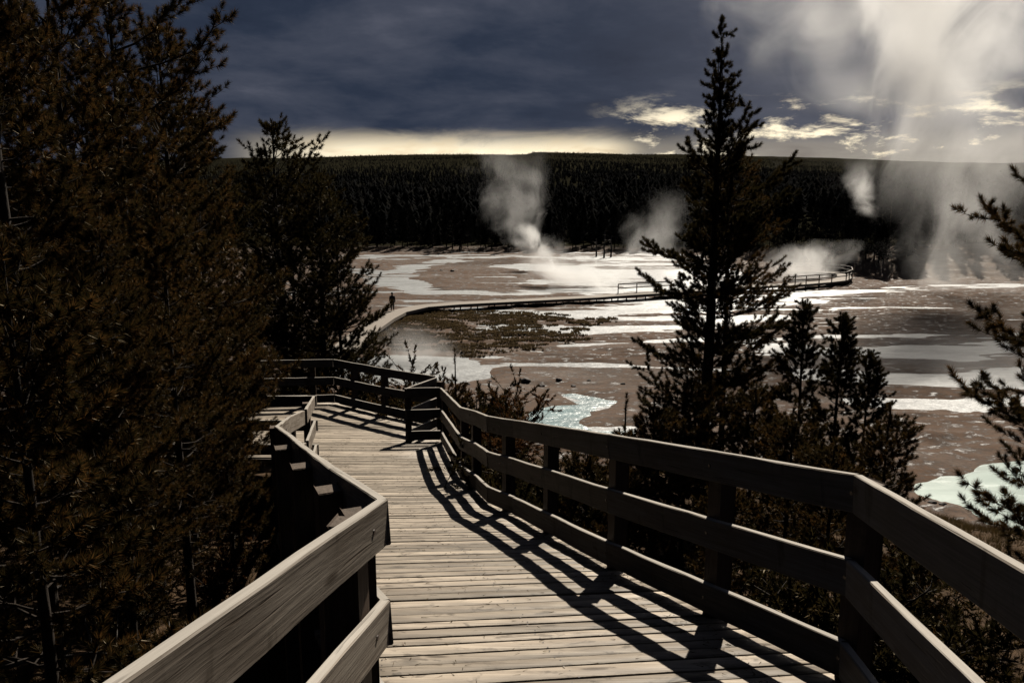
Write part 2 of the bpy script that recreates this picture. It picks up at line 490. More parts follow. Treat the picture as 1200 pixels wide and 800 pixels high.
def rail_post(p, d, side, low=None, w=.11, topdrop=.055):
    """post on the outer side of the boards at p, rail direction d"""
    d = Vector((d.x, d.y, 0)).normalized(); out = Vector((0, 0, 1)).cross(d) * side
    q = Vector(p) + out * (BT + w / 2 + .003)
    if p.y < 9:
        for hgt in (.09, .51, .93):
            bm = bmesh.new(); bmesh.ops.create_cone(bm, cap_ends=True, segments=10, radius1=.012, radius2=.010, depth=.008)
            c = Vector(p) - out * .001 - Vector((0, 0, hgt))
            obj('bolt', bm_mesh('bolt', bm), M_BOLT, bw, Matrix.Translation(c) @ (-out).to_track_quat('Z', 'Y').to_matrix().to_4x4())
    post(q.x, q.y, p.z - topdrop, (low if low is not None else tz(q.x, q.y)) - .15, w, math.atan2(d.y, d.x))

c0 = on_rail(1000, 556)
cn = on_rail(1184, 660); RV = [c0 + (cn - c0) * 2.6, c0] + [on_rail(*p) for p in [(712, 509), (600, 492), (570, 487.5), (556, 482), (538, 477), (515, 454)]]
railing(RV, -1, seed=10)
jog = on_rail(474, 455); back = on_rail(510, 442)
railing([RV[-1], jog], -1, seed=50)
board(jog, back, BH, BT, -1, seed=61); board(jog, back, BH, BT, -1, drop=.42, seed=62); board(jog, back, BH, BT, -1, drop=.84, seed=63)
FV = [on_rail(510, 442) + Vector((-.04, .09, 0)), on_rail(446, 431), on_rail(390, 421), on_rail(290, 423), Vector((-9.5, 17.9, deckz(17.9) + 1.06))]
railing(FV, -1, seed=70)
# right-hand posts
for px, i in ((1012, 1), (830, 1), (712, 2), (634, 2), (586, 3), (549, 5), (536, 6)):
    a, b = RV[i], RV[min(i + 1, len(RV) - 1)]
    best = min((abs(600 + FPX * (p.x / (p.y * cP - (p.z - ZE) * sP)) - px), k) for k, p in ((k, a.lerp(b, k / 60)) for k in range(61)))[1]
    rail_post(a.lerp(b, best / 60), b - a, -1)
rail_post(RV[0].lerp(RV[1], .2), RV[1] - RV[0], -1)
rail_post(RV[-1], RV[-1] - RV[-2], -1)
rail_post(jog + Vector((.06, 0, 0)), jog - RV[-1], -1)
rail_post(back + Vector((.02, -.1, 0)), back - jog, -1)
for i, f in ((1, .0), (1, .62), (2, .25), (2, .95), (3, .5)):
    rail_post(FV[i].lerp(FV[i + 1], f), FV[i + 1] - FV[i], -1)
# left-hand railing
A = on_rail(454, 584); B = on_rail(280, 706)
near0 = A + (B - A) * 2.2
LV = [near0, A] + [on_rail(*p) for p in [(395, 547), (359, 522), (342, 508), (327, 499), (341, 488), (357, 481)]]
for k, hgt in enumerate((0.0, .42, .84)):
    for i in range(7):
        if k == 2 and i == 0: continue
        board(LV[i], LV[i + 1], BH, BT, 1, drop=hgt, seed=100 + i * 3 + k)
e0 = on_rail(356, 480.5); e1 = on_rail(369, 464)
for k, hgt in enumerate((0.0, .42, .84)): board(e0 + Vector((.03, .05, 0)), e1, BH, BT, 1, drop=hgt, seed=140 + k)
for i, f in ((0, .25), (0, .93), (1, .10), (1, .72), (2, .55), (3, .6), (5, .5), (6, .5)):
    a, b = LV[i], LV[i + 1]
    rail_post(a.lerp(b, f), b - a, 1, w=.11)
rail_post(e0.lerp(e1, .75), e1 - e0, 1)

railing([e1 + Vector((.02, .04, 0)), Vector((-6.2, 12.98, deckz(12.98) + 1.06)), Vector((-9.4, 13.0, deckz(13) + 1.06))], 1, seed=150)
for q in (-4.6, -6.2, -8.2): rail_post(Vector((q, 12.95, deckz(12.95) + 1.06)), Vector((1, 0, 0)), -1)

# deck planks: one part, its planks fanned along the walk
def build_deck():
    lp = [(-1.75, -3.5)] + [(v.x - .08, v.y) for v in LV[1:]] + [(e1.x - .05, e1.y - .1), (-9.6, e1.y - .08), (-9.6, 19)]
    lp[1] = (LV[1].x - .12, LV[1].y)
    lp.insert(1, (near0.x - .08, near0.y))
    rp = [(RV[0].x + .12, -3.5), (RV[0].x + .1, RV[0].y)] + [(v.x + .09, v.y + .02) for v in RV[1:]] + [(back.x + .08, back.y)] + [(v.x + .05, v.y + .05) for v in FV[1:3]]
    ly, lx = [p[1] for p in lp], [p[0] for p in lp]; ry, rx = [p[1] for p in rp], [p[0] for p in rp]
    ly = list(np.maximum.accumulate(np.array(ly) + np.arange(len(ly)) * 1e-4)); ry = list(np.maximum.accumulate(np.array(ry) + np.arange(len(ry)) * 1e-4))
    def cross(cx, cy, m, xs, yl):       # intersection of y = cy + m (x - cx) with x = f(y)
        x = cx
        for _ in range(60): x = .6 * x + .4 * float(np.interp(cy + m * (x - cx), yl, xs))
        return x
    rng = random.Random(4); V = []; F = []
    y = -3.0; gap = .006
    while y < 18.2:
        w = rng.choice((.122, .134, .138, .14, .142, .15)); gap = rng.choice((.003, .004, .006, .008, .011))
        m = float(np.interp(y, [0, 4, 9, 13, 16], [.17, .15, .07, -.03, -.06]))
        cx = float(np.interp(y, [-3, 3, 8, 13, 18], [0, .5, -.8, -2.2, -5.5]))
        m2 = float(np.interp(y + w, [0, 4, 9, 13, 16], [.17, .15, .07, -.03, -.06]))
        ends = []
        for yy, mm in ((y, m), (y + w - gap, m2)):
            xl = cross(cx, yy, mm, lx, ly); xr = cross(cx, yy, mm, rx, ry)
            ends.append((xl + rng.uniform(-.012, .012), xr + rng.uniform(-.012, .012), yy, mm))
        if ends[0][1] - ends[0][0] > .25 and ends[1][1] - ends[1][0] > .15:
            segs = 8; dz = rng.uniform(-.003, .003); tilt = rng.uniform(-.003, .003); th = .04; base = len(V); ch = .0025
            for s in range(segs + 1):
                f = s / segs
                q = []
                for (xl, xr, yy, mm) in ends:
                    x = xl + (xr - xl) * f; q.append((x, yy + mm * (x - cx)))
                (x0, y0), (x1, y1) = q
                wob = rng.uniform(-.0015, .0015)
                z0 = deckz(y0) + dz + tilt + wob; z1 = deckz(y1) + dz - tilt + wob
                V += [(x0, y0, z0 - ch), (x0, y0 + ch, z0), (x1, y1 - ch, z1), (x1, y1, z1 - ch), (x1, y1, z1 - th), (x0, y0, z0 - th)]
            for s in range(segs):
                a = base + s * 6; b = a + 6
                for k in range(6): F.append((a + k, b + k, b + (k + 1) % 6, a + (k + 1) % 6))
            e = base + segs * 6
            F += [(base, base + 1, base + 2, base + 5), (base + 2, base + 3, base + 4, base + 5), (e, e + 5, e + 2, e + 1), (e + 2, e + 5, e + 4, e + 3)]
        y += w
    me = mesh_np('deck', np.array(V) - np.array(bw.location), np.array(F))
    bm = bmesh.new(); bm.from_mesh(me); bmesh.ops.recalc_face_normals(bm, faces=bm.faces); bm.to_mesh(me); bm.free()
    obj('deck', me, M_DECK, bw)
build_deck()
# nail heads and fallen needles on the planks
def deck_bits():
    rng = np.random.default_rng(8); V = []; F = []
    y = 3.0
    while y < 11:
        cx = np.interp(y, [3, 8, 13], [.5, -.8, -2.2]); m = np.interp(y, [0, 4, 9, 13], [.17, .15, .07, -.03])
        for off in (-.95, -.05, .85):
            for dy in (-.03, .03):
                x = cx + off + rng.normal(0, .012); yy = y + m * off + dy + rng.normal(0, .006); z = deckz(yy) + .004; c = len(V)
                for q in range(6): V.append((x + .0055 * math.cos(q * 1.047), yy + .0055 * math.sin(q * 1.047), z))
                F.append([c + q for q in range(6)])
        y += .1385
    o = obj('nail', mesh_np('nail', np.array(V) - np.array(bw.location), np.array(F)), plain('rusty_nail', (.05, .035, .028), .6), bw); o['kind'] = 'stuff'
    n = 1500; y = rng.uniform(2.5, 15, n); e = rng.random(n) < .55
    cx = np.interp(y, [0, 3, 8, 13], [0, .5, -.85, -2.3]); x = cx + np.where(e, np.sign(rng.random(n) - .35) * rng.uniform(.8, 1.02, n), rng.uniform(-1, 1, n))
    z = np.array([deckz(q) for q in y]) + .006; a = rng.random(n) * 6.28
    d = np.c_[np.cos(a), np.sin(a), np.where(False, a, -.19 * np.sin(a))]
    V, F = shoots(np.c_[x, y, z], d, np.full(n, .004), 2, .05, .0035, rng, (.0, .12))
    tag(obj('needle_litter', mesh_np('needle_litter', V, F), M_GRASS), 'fallen brown needles scattered on the boardwalk planks', 'needle litter', kind='stuff')
# stringers under the planks
def stringer(P, off):
    for a, b in zip(P[:-1], P[1:]):
        a2 = Vector((a.x + off, a.y, deckz(a.y) - .062)); b2 = Vector((b.x + off, b.y, deckz(b.y) - .062))
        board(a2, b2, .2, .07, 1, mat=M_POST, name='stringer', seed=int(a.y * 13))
stringer([RV[1], RV[2], RV[3], RV[5], RV[7]], -.02); stringer([A, LV[2], LV[4], LV[6], e1], .04)
mid = [A.lerp(RV[1], .5), LV[2].lerp(RV[2], .5), LV[4].lerp(RV[3], .5), LV[6].lerp(RV[6], .5), e1.lerp(RV[7], .5)]
stringer(mid, 0)

# ------------------------------------------------------------------ pines
def shoots(B, D, L, nper, nl, nw, rng, spread=(.5, 1.15)):
    """needle brushes: nper one-triangle needles on each of the shoots"""
    N = len(B); D = D / (np.linalg.norm(D, axis=1)[:, None] + 1e-9)
    ref = np.where(np.abs(D[:, 2:3]) < .8, np.array([[0, 0, 1.]]), np.array([[1., 0, 0]]))
    U = np.cross(D, ref); U /= np.linalg.norm(U, axis=1)[:, None]; W = np.cross(D, U)
    t = rng.random((N, nper)) ** .65
    ph = rng.random((N, nper)) * 2 * np.pi
    al = spread[1] - (spread[1] - spread[0]) * t + rng.normal(0, .16, (N, nper))
    rad = np.cos(ph)[..., None] * U[:, None] + np.sin(ph)[..., None] * W[:, None]
    nd = np.cos(al)[..., None] * D[:, None] + np.sin(al)[..., None] * rad
    base = B[:, None] + D[:, None] * (t * L[:, None])[..., None]
    ln = nl * (.7 + .5 * rng.random((N, nper)))[..., None]
    tip = base + nd * ln
    sd = np.cross(nd, rng.normal(size=nd.shape)); sd /= np.linalg.norm(sd, axis=2)[..., None] + 1e-9
    V = np.stack([base + sd * nw * .5, base - sd * nw * .5, tip + sd * nw * .12], 2)
    V = V.reshape(-1, 3)
    return V, np.arange(len(V)).reshape(-1, 3)

def pine(seed, H=8., cb=.12, Rm=1.4, prof=None, whorl=.26, nb=5, twigs=9, nper=46, nl=.055, nw=.0042, slen=.13, rt=.085,
         up=.25, droop=.25, open_=.25, dead=True, lean=.02, extra=(), spread=(.4, 1.4), wig=.018, inner=.3, var=(.55, 1.18), steep=.75):
    """returns (trunk mesh, crown mesh) in metres, base at the origin"""
    rng = np.random.default_rng(seed); T = Tubes()
    nseg = 14
    zz = np.linspace(-.25, H, nseg)
    off = np.cumsum(rng.normal(0, lean * H / nseg, (nseg, 2)), 0); off -= off[0]
    TP = np.c_[off, zz]
    tr = rt * (1 - np.clip(zz, 0, H) / H) ** .85 + .008; tr[0] *= 1.35; tr[1] *= 1.05
    T.add(TP, tr, 9)
    def tp(z): return np.array([np.interp(z, zz, TP[:, 0]), np.interp(z, zz, TP[:, 1]), z])
    if prof is None: prof = lambda t: (1 - t) ** .75 * min(1, (t + .12) / .25)
    B = []; D = []; L = []
    def shoot(p, d, l):
        B.append(p); D.append(d); L.append(l)
    def brush_along(P, f0, step):
        ln = np.linalg.norm(np.diff(P, axis=0), axis=1); tot = ln.sum(); cum = np.r_[0, np.cumsum(ln)] / max(tot, 1e-6)
        k = max(1, int(tot * (1 - f0) / step))
        for q in range(k):
            f = f0 + (1 - f0) * (q + .3 * rng.random()) / k
            p = np.array([np.interp(f, cum, P[:, i]) for i in range(3)])
            d = P[-1] - P[-2] + rng.normal(0, .5, 3) * np.linalg.norm(P[-1] - P[-2]) + np.array([0, 0, .15 * slen])
            shoot(p, d, slen * rng.uniform(.6, 1.1))
        e = P[-1] - P[-2]
        shoot(P[-1], e + np.array([0, 0, .35 * np.linalg.norm(e)]), slen * rng.uniform(.9, 1.35))
    z = cb * H; ang = rng.random() * 6
    while z < H - .12:
        t = (z - cb * H) / (H - cb * H)
        n = nb if t < .85 else 4
        for b in range(n):
            if rng.random() < open_ * .6: continue
            ang += 2 * np.pi / n + rng.normal(0, .35)
            l = Rm * prof(t) * rng.uniform(*var)
            if rng.random() < .1: l *= 1.25
            if l < .1: continue
            el = up + steep * t ** 1.5 + rng.normal(0, .15) - droop * (1 - t) * .8
            h = np.array([math.cos(ang), math.sin(ang), 0]); p0 = tp(z + rng.normal(0, .05))
            s = np.linspace(0, 1, 7); side = np.array([-h[1], h[0], 0]) * rng.normal(0, .12)
            sag = -droop * .35 * np.sin(np.pi * s) + (droop * .25 + .1) * s ** 3
            P = p0 + (h * math.cos(el))[None] * (s * l)[:, None] + np.array([0, 0, 1.])[None] * (math.sin(el) * s * l + sag * l)[:, None] + side[None] * (s ** 2 * l)[:, None]
            P[1:] += np.cumsum(rng.normal(0, wig * l * .6, (6, 3)), 0)
            T.add(P, np.linspace(max(.006, rt * .22 * l / Rm + .004), .004, 7), 4)
            k = max(2, int(twigs * l / Rm + .5))
            for q in range(k):
                f = inner + (1 - inner) * (q + rng.random() * .8) / k
                pb = np.array([np.interp(f, s, P[:, i]) for i in range(3)])
                sgn = 1 if (q % 2) else -1
                a2 = ang + sgn * rng.uniform(.5, 1.15)
                tl = l * (.42 - .22 * f) * rng.uniform(.6, 1.2) + .06
                d2 = np.array([math.cos(a2), math.sin(a2), rng.uniform(-.1, .5)])
                s3 = np.linspace(0, 1, 4)
                Q = pb + d2[None] * (s3 * tl)[:, None] + np.array([0, 0, 1.])[None] * (.22 * tl * s3 ** 2)[:, None]
                T.add(Q, np.linspace(.006, .003, 4), 3)
                brush_along(Q, .3, slen * .85)
            brush_along(P, .62, slen * .8)
        z += whorl * rng.uniform(.7, 1.25) * (1.0 if t < .8 else .8)
    for (zf, deg, l, rise) in extra:
        a = math.radians(deg); h = np.array([math.cos(a), math.sin(a), 0]); q7 = np.linspace(0, 1, 8); p0 = tp(zf * H)
        P = p0 + h[None] * (q7 * l)[:, None] + np.array([0, 0, 1.])[None] * (rise * l * q7 + .18 * l * q7 ** 3 - .1 * l * np.sin(np.pi * q7))[:, None]
        P[1:] += np.cumsum(rng.normal(0, .025 * l, (7, 3)), 0)
        T.add(P, np.linspace(.018, .005, 8), 5); brush_along(P, .45, slen * .7)
        for k in range(9):
            f = .3 + .65 * k / 9; pb = np.array([np.interp(f, q7, P[:, m]) for m in range(3)]); a2 = a + (1 if k % 2 else -1) * rng.uniform(.5, 1.2); tl = l * rng.uniform(.15, .32)
            s3 = np.linspace(0, 1, 4); d2 = np.array([math.cos(a2), math.sin(a2), rng.uniform(.1, .7)])
            Q = pb + d2[None] * (s3 * tl)[:, None]; T.add(Q, np.linspace(.007, .003, 4), 3); brush_along(Q, .35, slen * .8)
    for q in range(3): shoot(tp(H - .1 * q), np.array([rng.normal(0, .15), rng.normal(0, .15), 1.]), slen * 1.4)
    if dead:
        for q in range(int(5 + 10 * cb)):
            zq = rng.uniform(.06, max(cb, .15)) * H; a = rng.random() * 6.28; l = Rm * rng.uniform(.2, .55)
            s = np.linspace(0, 1, 5)
            P = tp(zq) + np.array([math.cos(a), math.sin(a), -.15])[None] * (s * l)[:, None] + rng.normal(0, .03, (5, 3)) * s[:, None]
            T.add(P, np.linspace(.011, .003, 5), 4)
    V, F = shoots(np.array(B), np.array(D), np.array(L), nper, nl, nw, rng, spread)
    return T.mesh('trunk'), mesh_np('crown', V, F)

def cone_prof(t): return max(.13, (1 - t) ** .9 * min(1, (t + .25) / .35))
def spire_prof(t): return float(np.interp(t, [0, .3, .5, .62, .7, .76, .9, 1], [.70, .76, .64, .62, .55, .42, .40, .28])) * (.8 + .2 * math.sin(t * 37))
def dome_prof(t): return max(.2, (1 - t ** 2.2) ** .7 * min(1, (t + .3) / .55))

PV = {}
PV['full_a'] = pine(1, 8.6, .18, 1.55, cone_prof, .25, 5, 8, 105, .082, .0068, .085, .085, wig=.03)
PV['full_b'] = pine(2, 8.2, .15, 1.4, dome_prof, .25, 5, 8, 105, .082, .0068, .085, .075, wig=.03)
PV['main'] = pine(11, 8.0, .03, 1.45, spire_prof, .23, 6, 9, 90, .066, .0075, .045, .115, up=.42, droop=.25, open_=.55, wig=.055, var=(.25, 1.25), steep=1.0, spread=(.3, 1.5), extra=[(.57, 182, 1.1, .12), (.50, 172, 1.05, .0), (.70, -3, 1.2, .30), (.655, 10, 1.15, .25), (.42, 5, 1.2, .1), (.36, 185, 1.1, .1)])
PV['reach'] = pine(3, 8.4, .18, 1.45, cone_prof, .25, 5, 8, 105, .082, .0068, .085, .08, wig=.03, extra=[(.80, 0, 1.3, .2), (.85, 8, 1.45, .28), (.88, -12, 1.1, .4), (.74, 5, 1.2, .15)])
PV['mid'] = pine(4, 8.6, .16, 2.0, dome_prof, .26, 5, 9, 64, .095, .013, .10, .13, open_=.4, inner=.42, spread=(.3, 1.5), var=(.4, 1.2))
PV['mid_b'] = pine(5, 7.2, .12, 1.7, dome_prof, .28, 5, 8, 64, .095, .013, .10, .10, open_=.45, inner=.45, spread=(.3, 1.5), var=(.4, 1.2))
PV['small'] = pine(6, 3.0, .05, .74, dome_prof, .2, 5, 6, 95, .064, .0066, .06, .032, open_=.3, dead=False, wig=.04)
PV['slim'] = pine(9, 4.5, .05, .78, dome_prof, .22, 5, 7, 100, .068, .0078, .05, .04, up=.5, open_=.3, dead=False, wig=.05, var=(.4, 1.25), spread=(.3, 1.5))
PV['sap'] = pine(7, 2.4, .05, .34, cone_prof, .22, 4, 3, 90, .055, .0065, .06, .022, open_=.25, dead=False)
PV['side'] = pine(8, 7.6, .10, 1.75, dome_prof, .42, 4, 6, 150, .078, .0052, .075, .10, up=.06, droop=.3, open_=.3, inner=.4, spread=(.3, 1.5), wig=.06)

deck_bits()

def tree(kind, x, y, h, label, group=None, rz=0.0, mat=M_NEEDLE, name='pine_tree', z=None):
    tm, cm = PV[kind]
    h0 = {'full_a': 8.6, 'full_b': 8.2, 'main': 8.0, 'reach': 8.4, 'mid': 8.6, 'mid_b': 7.2, 'small': 3.0, 'slim': 4.5, 'sap': 2.4, 'side': 7.6}[kind]
    r = empty(name, (x, y, tz(x, y) if z is None else z), label, 'tree', group, rz, h / h0)
    obj('trunk', tm, M_BARK, r); obj('crown', cm, mat, r)
    return r

def tree_px(kind, px, y, top, label, **kw):
    """tree in the column px at distance y, its tip at picture row top"""
    x = (px - 600) / FPX * y * (1.03 if y < 12 else 1.01)
    rr = ray(px, top); zt = ZE + rr[2] / rr[1] * y
    return tree(kind, x, y, zt - tz(x, y), label, **kw)

# left-hand stand
G1 = 'tall pines crowding the left of the boardwalk'
tree_px('full_a', 30, 5.6, -190, 'tall dense pine nearest the lower left corner, its crown reaching past the top edge', group=G1, rz=.4)
tree_px('full_b', 98, 7.2, -70, 'bushy pine in the left stand, second trunk from the picture edge', group=G1, rz=1.9)
tree_px('reach', 168, 8.6, -40, 'pine with a long branch reaching right against the dark sky', group=G1, rz=0)
tree_px('full_b', 214, 9.8, 22, 'narrow topped pine at the right edge of the left stand', group=G1, rz=.2)
tree_px('full_a', 60, 9.8, -110, 'dark pine deep in the left stand, mostly hidden by nearer crowns', group=G1, rz=5.1)
tree_px('full_b', 244, 12.0, 215, 'shorter pine between the left stand and the far railing', group=G1, rz=3.6)
tree_px('full_b', 135, 11.5, 60, 'pine half hidden in the middle of the left stand', group=G1, rz=4.4)
tree_px('full_b', -40, 7.0, -100, 'pine at the very left edge of the picture, only its branches in view', group=G1, rz=2.2)
tree_px('full_a', 205, 7.4, 205, 'young pine beside the left railing with brown tinged needles', group=G1, rz=1.0)
tree_px('full_b', 130, 6.0, 250, 'young pine in front of the left stand, orange brown tips', group=G1, rz=.7)
tree_px('small', 26, 4.3, 305, 'small pine with reddish brown needles in the left foreground', rz=.9)
tree_px('small', 262, 9.0, 440, 'small dark pine pressed against the outside of the left railing', rz=1.9)
# beyond the far railing
G2 = 'pines beyond the far railing'
tree_px('mid', 333, 22.5, 150, 'tallest dark pine behind the turn of the boardwalk', group=G2, rz=.3, mat=M_NEEDLE_DARK)
tree_px('mid_b', 378, 21.8, 212, 'broad pine just right of the tallest pine behind the far railing', group=G2, rz=2.0, mat=M_NEEDLE_DARK)
tree_px('mid_b', 304, 26.0, 300, 'dark pine just left of the tallest pine behind the far railing', group=G2, rz=4.0, mat=M_NEEDLE_DARK)
tree_px('mid_b', 398, 22.5, 300, 'low bushy pine with drooping tips beside the white pool', group=G2, rz=5.0, mat=M_NEEDLE_DARK)
tree_px('mid_b', 345, 27.0, 250, 'pine farthest down the slope behind the far railing', group=G2, rz=1.0, mat=M_NEEDLE_DARK)
tree_px('mid', 214, 19.0, 110, 'pine rising behind the left stand above the far railing', group=G2, rz=1.4, mat=M_NEEDLE_DARK)
# right of the boardwalk
tree_px('main', 829, 13.0, 46, 'tall slender pine standing alone right of the boardwalk against the bright flats', rz=0, mat=M_NEEDLE_DARK)
tree_px('full_b', 853, 14.2, 178, 'pine growing close behind the trunk of the tall slender pine', rz=4.2, mat=M_NEEDLE_DARK)
tree_px('slim', 946, 13.2, 358, 'thin open young pine just right of the tall slender pine', rz=.2, mat=M_NEEDLE_DARK)
tree_px('slim', 988, 12.6, 372, 'twin topped young pine left of the milky pool', rz=2.4, mat=M_NEEDLE_DARK)
tree_px('slim', 1022, 12.0, 415, 'bushy young pine at the edge of the bank left of the milky pool', rz=3.1, mat=M_NEEDLE_DARK)
tree_px('side', 1292, 6.6, -40, 'pine at the right edge reaching thin tufted branches over the pool', rz=2.2)
tree_px('sap', 534, 17.0, 414, 'thin sapling rising behind the corner of the railing', rz=.3)
tree_px('sap', 733, 9.5, 468, 'spindly sapling behind the right railing with a few tufts on top', rz=1.3)
G3 = 'small pines crowding the outside of the right railing'
for i, (px, y, top, k, lb) in enumerate([
        (768, 8.2, 470, 'small', 'small pine behind the right railing, left of the tall slender pine'),
        (806, 9.0, 440, 'small', 'small pine touching the foot of the tall slender pine'),
        (884, 9.4, 455, 'small', 'small pine behind the right railing, right of the tall slender pine'),
        (930, 8.2, 478, 'small', 'small pine pressed against the middle of the right railing'),
        (1046, 9.0, 480, 'small', 'small pine beside the bent corner of the right railing'),
        (690, 9.2, 520, 'small', 'low pine seen through the right railing next to the stream'),
        (980, 6.8, 520, 'small', 'low pine behind the rails just before the corner of the right railing'),
        (1100, 6.4, 640, 'small', 'low pine growing below the near end of the right railing'),
        (740, 7.6, 560, 'small', 'low pine filling the gaps of the right railing beside its middle post'),
        (860, 7.0, 560, 'small', 'low pine behind the lower rail under the tall slender pine')]):
    tree_px(k, px, y, top, lb, group=G3, rz=i * 1.7, mat=M_NEEDLE if i % 2 else M_NEEDLE_DARK)

# shrubs
def shrub(seed, h, w, leaf=.035, nst=16):
    rng = np.random.default_rng(seed); T = Tubes(); B = []; D = []
    for i in range(nst):
        a = rng.random() * 6.28; s = np.linspace(0, 1, 6); rr = w * rng.uniform(.3, 1)
        P = np.c_[np.cos(a) * s ** 1.3 * rr, np.sin(a) * s ** 1.3 * rr, s * h * rng.uniform(.55, 1)]
        P[1:] += rng.normal(0, .05 * w, (5, 3)); T.add(P, np.linspace(.012, .004, 6), 4)
        for q in range(24):
            f = rng.uniform(.15, 1); p = np.array([np.interp(f, s, P[:, k]) for k in range(3)])
            d = rng.normal(0, 1, 3) + [0, 0, .6]; d /= np.linalg.norm(d); e = p + d * rng.uniform(.1, .34) * w
            T.add(np.array([p, (p + e) / 2 + rng.normal(0, .01, 3), e]), .003, 3)
            B.append(p + d * .05); D.append(d); B.append(e); D.append(d)
    V, F = shoots(np.array(B), np.array(D), np.full(len(B), .10), 40, leaf, leaf * .30, rng, (.4, 1.4))
    return T.mesh('branches'), mesh_np('foliage', V, F)
SV = [shrub(1, 1.1, .8), shrub(2, .8, .7), shrub(3, .6, .6)]
def shrub_px(v, px, y, top, label, group=None, mat=M_SHRUB, rz=0.0):
    x = (px - 600) / FPX * y * 1.02
    rr = ray(px, top); zt = ZE + rr[2] / rr[1] * y
    h = max(.5, min(2.4, zt - tz(x, y)))
    r = empty('shrub', (x, y, tz(x, y)), label, 'shrub', group, rz, h / (1.0, .75, .55)[v])
    obj('branches', SV[v][0], M_BARK, r); obj('foliage', SV[v][1], mat, r)
G4 = 'shrubs along the outside of the right railing'
shrub_px(0, 590, 16.0, 474, 'red brown shrub rising behind the bend of the right railing', G4)
shrub_px(1, 560, 16.5, 476, 'olive shrub between the thin sapling and the red brown shrub', G4, M_NEEDLE)
shrub_px(2, 548, 17.5, 478, 'dark low shrub at the foot of the thin sapling', G4, M_NEEDLE_DARK)
shrub_px(2, 640, 9.8, 560, 'rusty shrub seen between the rails at the bend', G4)
shrub_px(2, 672, 10.5, 570, 'olive shrub seen through the rails left of the middle post', G4, M_NEEDLE)
shrub_px(0, 1085, 8.5, 640, 'rusty shrub below the near right railing by the pool bank', G4)
shrub_px(1, 1150, 6.0, 720, 'rusty shrub in the lower right corner under the railing', G4)
shrub_px(2, 1050, 5.6, 690, 'olive shrub between the rails at the lower right corner', G4, M_NEEDLE)
shrub_px(1, 470, 19.0, 470, 'brown shrub behind the far railing left of its corner', G4)
shrub_px(1, 425, 20.0, 448, 'brown shrub behind the far railing under the low bushy pine', G4)
shrub_px(0, 230, 8.4, 640, 'dry brown shrub among the trunks of the left stand', None, M_SHRUB)
shrub_px(1, 120, 6.6, 690, 'dry rusty shrub on the litter under the left stand', None, M_SHRUB)

# dry grass and litter on the hillside
def hillside_grass():
    rng = np.random.default_rng(77); N = 48000
    x = rng.uniform(-13, 15, N); y = rng.uniform(1.0, 27, N) ** 1.0
    cl = vnoise(x * .7, y * .7, 61, 3)
    cx = np.interp(y, [0, 3, 8, 13, 15, 18, 19], [0, .5, -.9, -2.3, -2.6, -5, -20])
    keep = (np.abs(x - cx) > 1.9) & (cl > -.25) & (hill_eff(x, y) < 27)
    keep &= ~((y > 12.5) & (y < 18.6) & (x < -1))
    x, y = x[keep], y[keep]; z = terrain(x, y)
    n = len(x)
    d = np.c_[rng.normal(0, .35, n), rng.normal(0, .35, n), np.ones(n)]
    V, F = shoots(np.c_[x, y, z - .01], d, np.full(n, .04), 9, .17, .007, rng, (.1, .8))
    tag(obj('dry_grass', mesh_np('dry_grass', V, F), M_GRASS), 'dry brown grass and weeds covering the slope beside the boardwalk', 'grass', kind='stuff')
hillside_grass()

def marsh():
    rng = np.random.default_rng(78)
    P = [on_plane(*p) for p in [(446, 388), (480, 366), (540, 364), (640, 368), (720, 376), (690, 392), (640, 410), (560, 416), (480, 414), (440, 404)]]
    N = 60000
    x = rng.uniform(-16, 16, N); y = rng.uniform(56, 84, N)
    d = poly_sd(x, y, P); k = (d < vnoise(x * .3, y * .3, 71, 3) * 2.0) & (vnoise(x * .35, y * .8, 72, 3) > -.28) & (vnoise(x * 1.1, y * 2.2, 73, 3) > -.22 + .022 * (x + 6))
    x, y = x[k], y[k]; z = np.maximum(terrain(x, y), 0); n = len(x)
    V, F = shoots(np.c_[x, y, z], np.c_[rng.normal(0, .2, (n, 2)), np.ones(n)], np.full(n, .05), 9, .15, .07, rng, (.2, 1.4))
    tag(obj('marsh_plants', mesh_np('marsh_plants', V, F), M_MARSH), 'mottled olive brown marsh plants in front of the distant boardwalk', 'marsh plants', kind='stuff')
marsh()

M_STICK = bark('grey_dead_wood', (.09, .08, .07), (.24, .21, .185))
for i, (x, y, a, L) in enumerate([(-4.6, 5.6, .3, 1.6), (-3.6, 6.6, 2.1, 1.2), (-5.4, 7.4, 1.2, 1.9), (-3.2, 5.2, .9, 1.0), (-6.2, 6.2, 2.7, 1.5), (3.4, 6.4, .6, 1.3)]):
    rg = np.random.default_rng(90 + i); T = Tubes(); q = np.linspace(0, 1, 8)
    px_, py_ = x + np.cos(a) * q * L, y + np.sin(a) * q * L
    P = np.c_[px_, py_, terrain(px_, py_) + .05 + .12 * np.sin(q * 3.1)] + np.r_[[[0, 0, 0]], np.cumsum(rg.normal(0, .02, (7, 3)), 0)]
    T.add(P - [x, y, 0], np.linspace(.022, .006, 8), 5)
    for k in (2, 4, 5):
        d = rg.normal(0, .25, 3); d[2] = abs(d[2]) * .8; T.add(np.array([P[k], P[k] + d * .5, P[k] + d + [0, 0, .03]]) - [x, y, 0], [.01, .007, .003], 4)
    o = obj('fallen_branch', T.mesh('fallen_branch'), M_STICK); o.location = (x, y, 0)
    tag(o, 'bare grey fallen branch lying on the brown litter beside the boardwalk', 'branch', 'fallen branches on the litter')

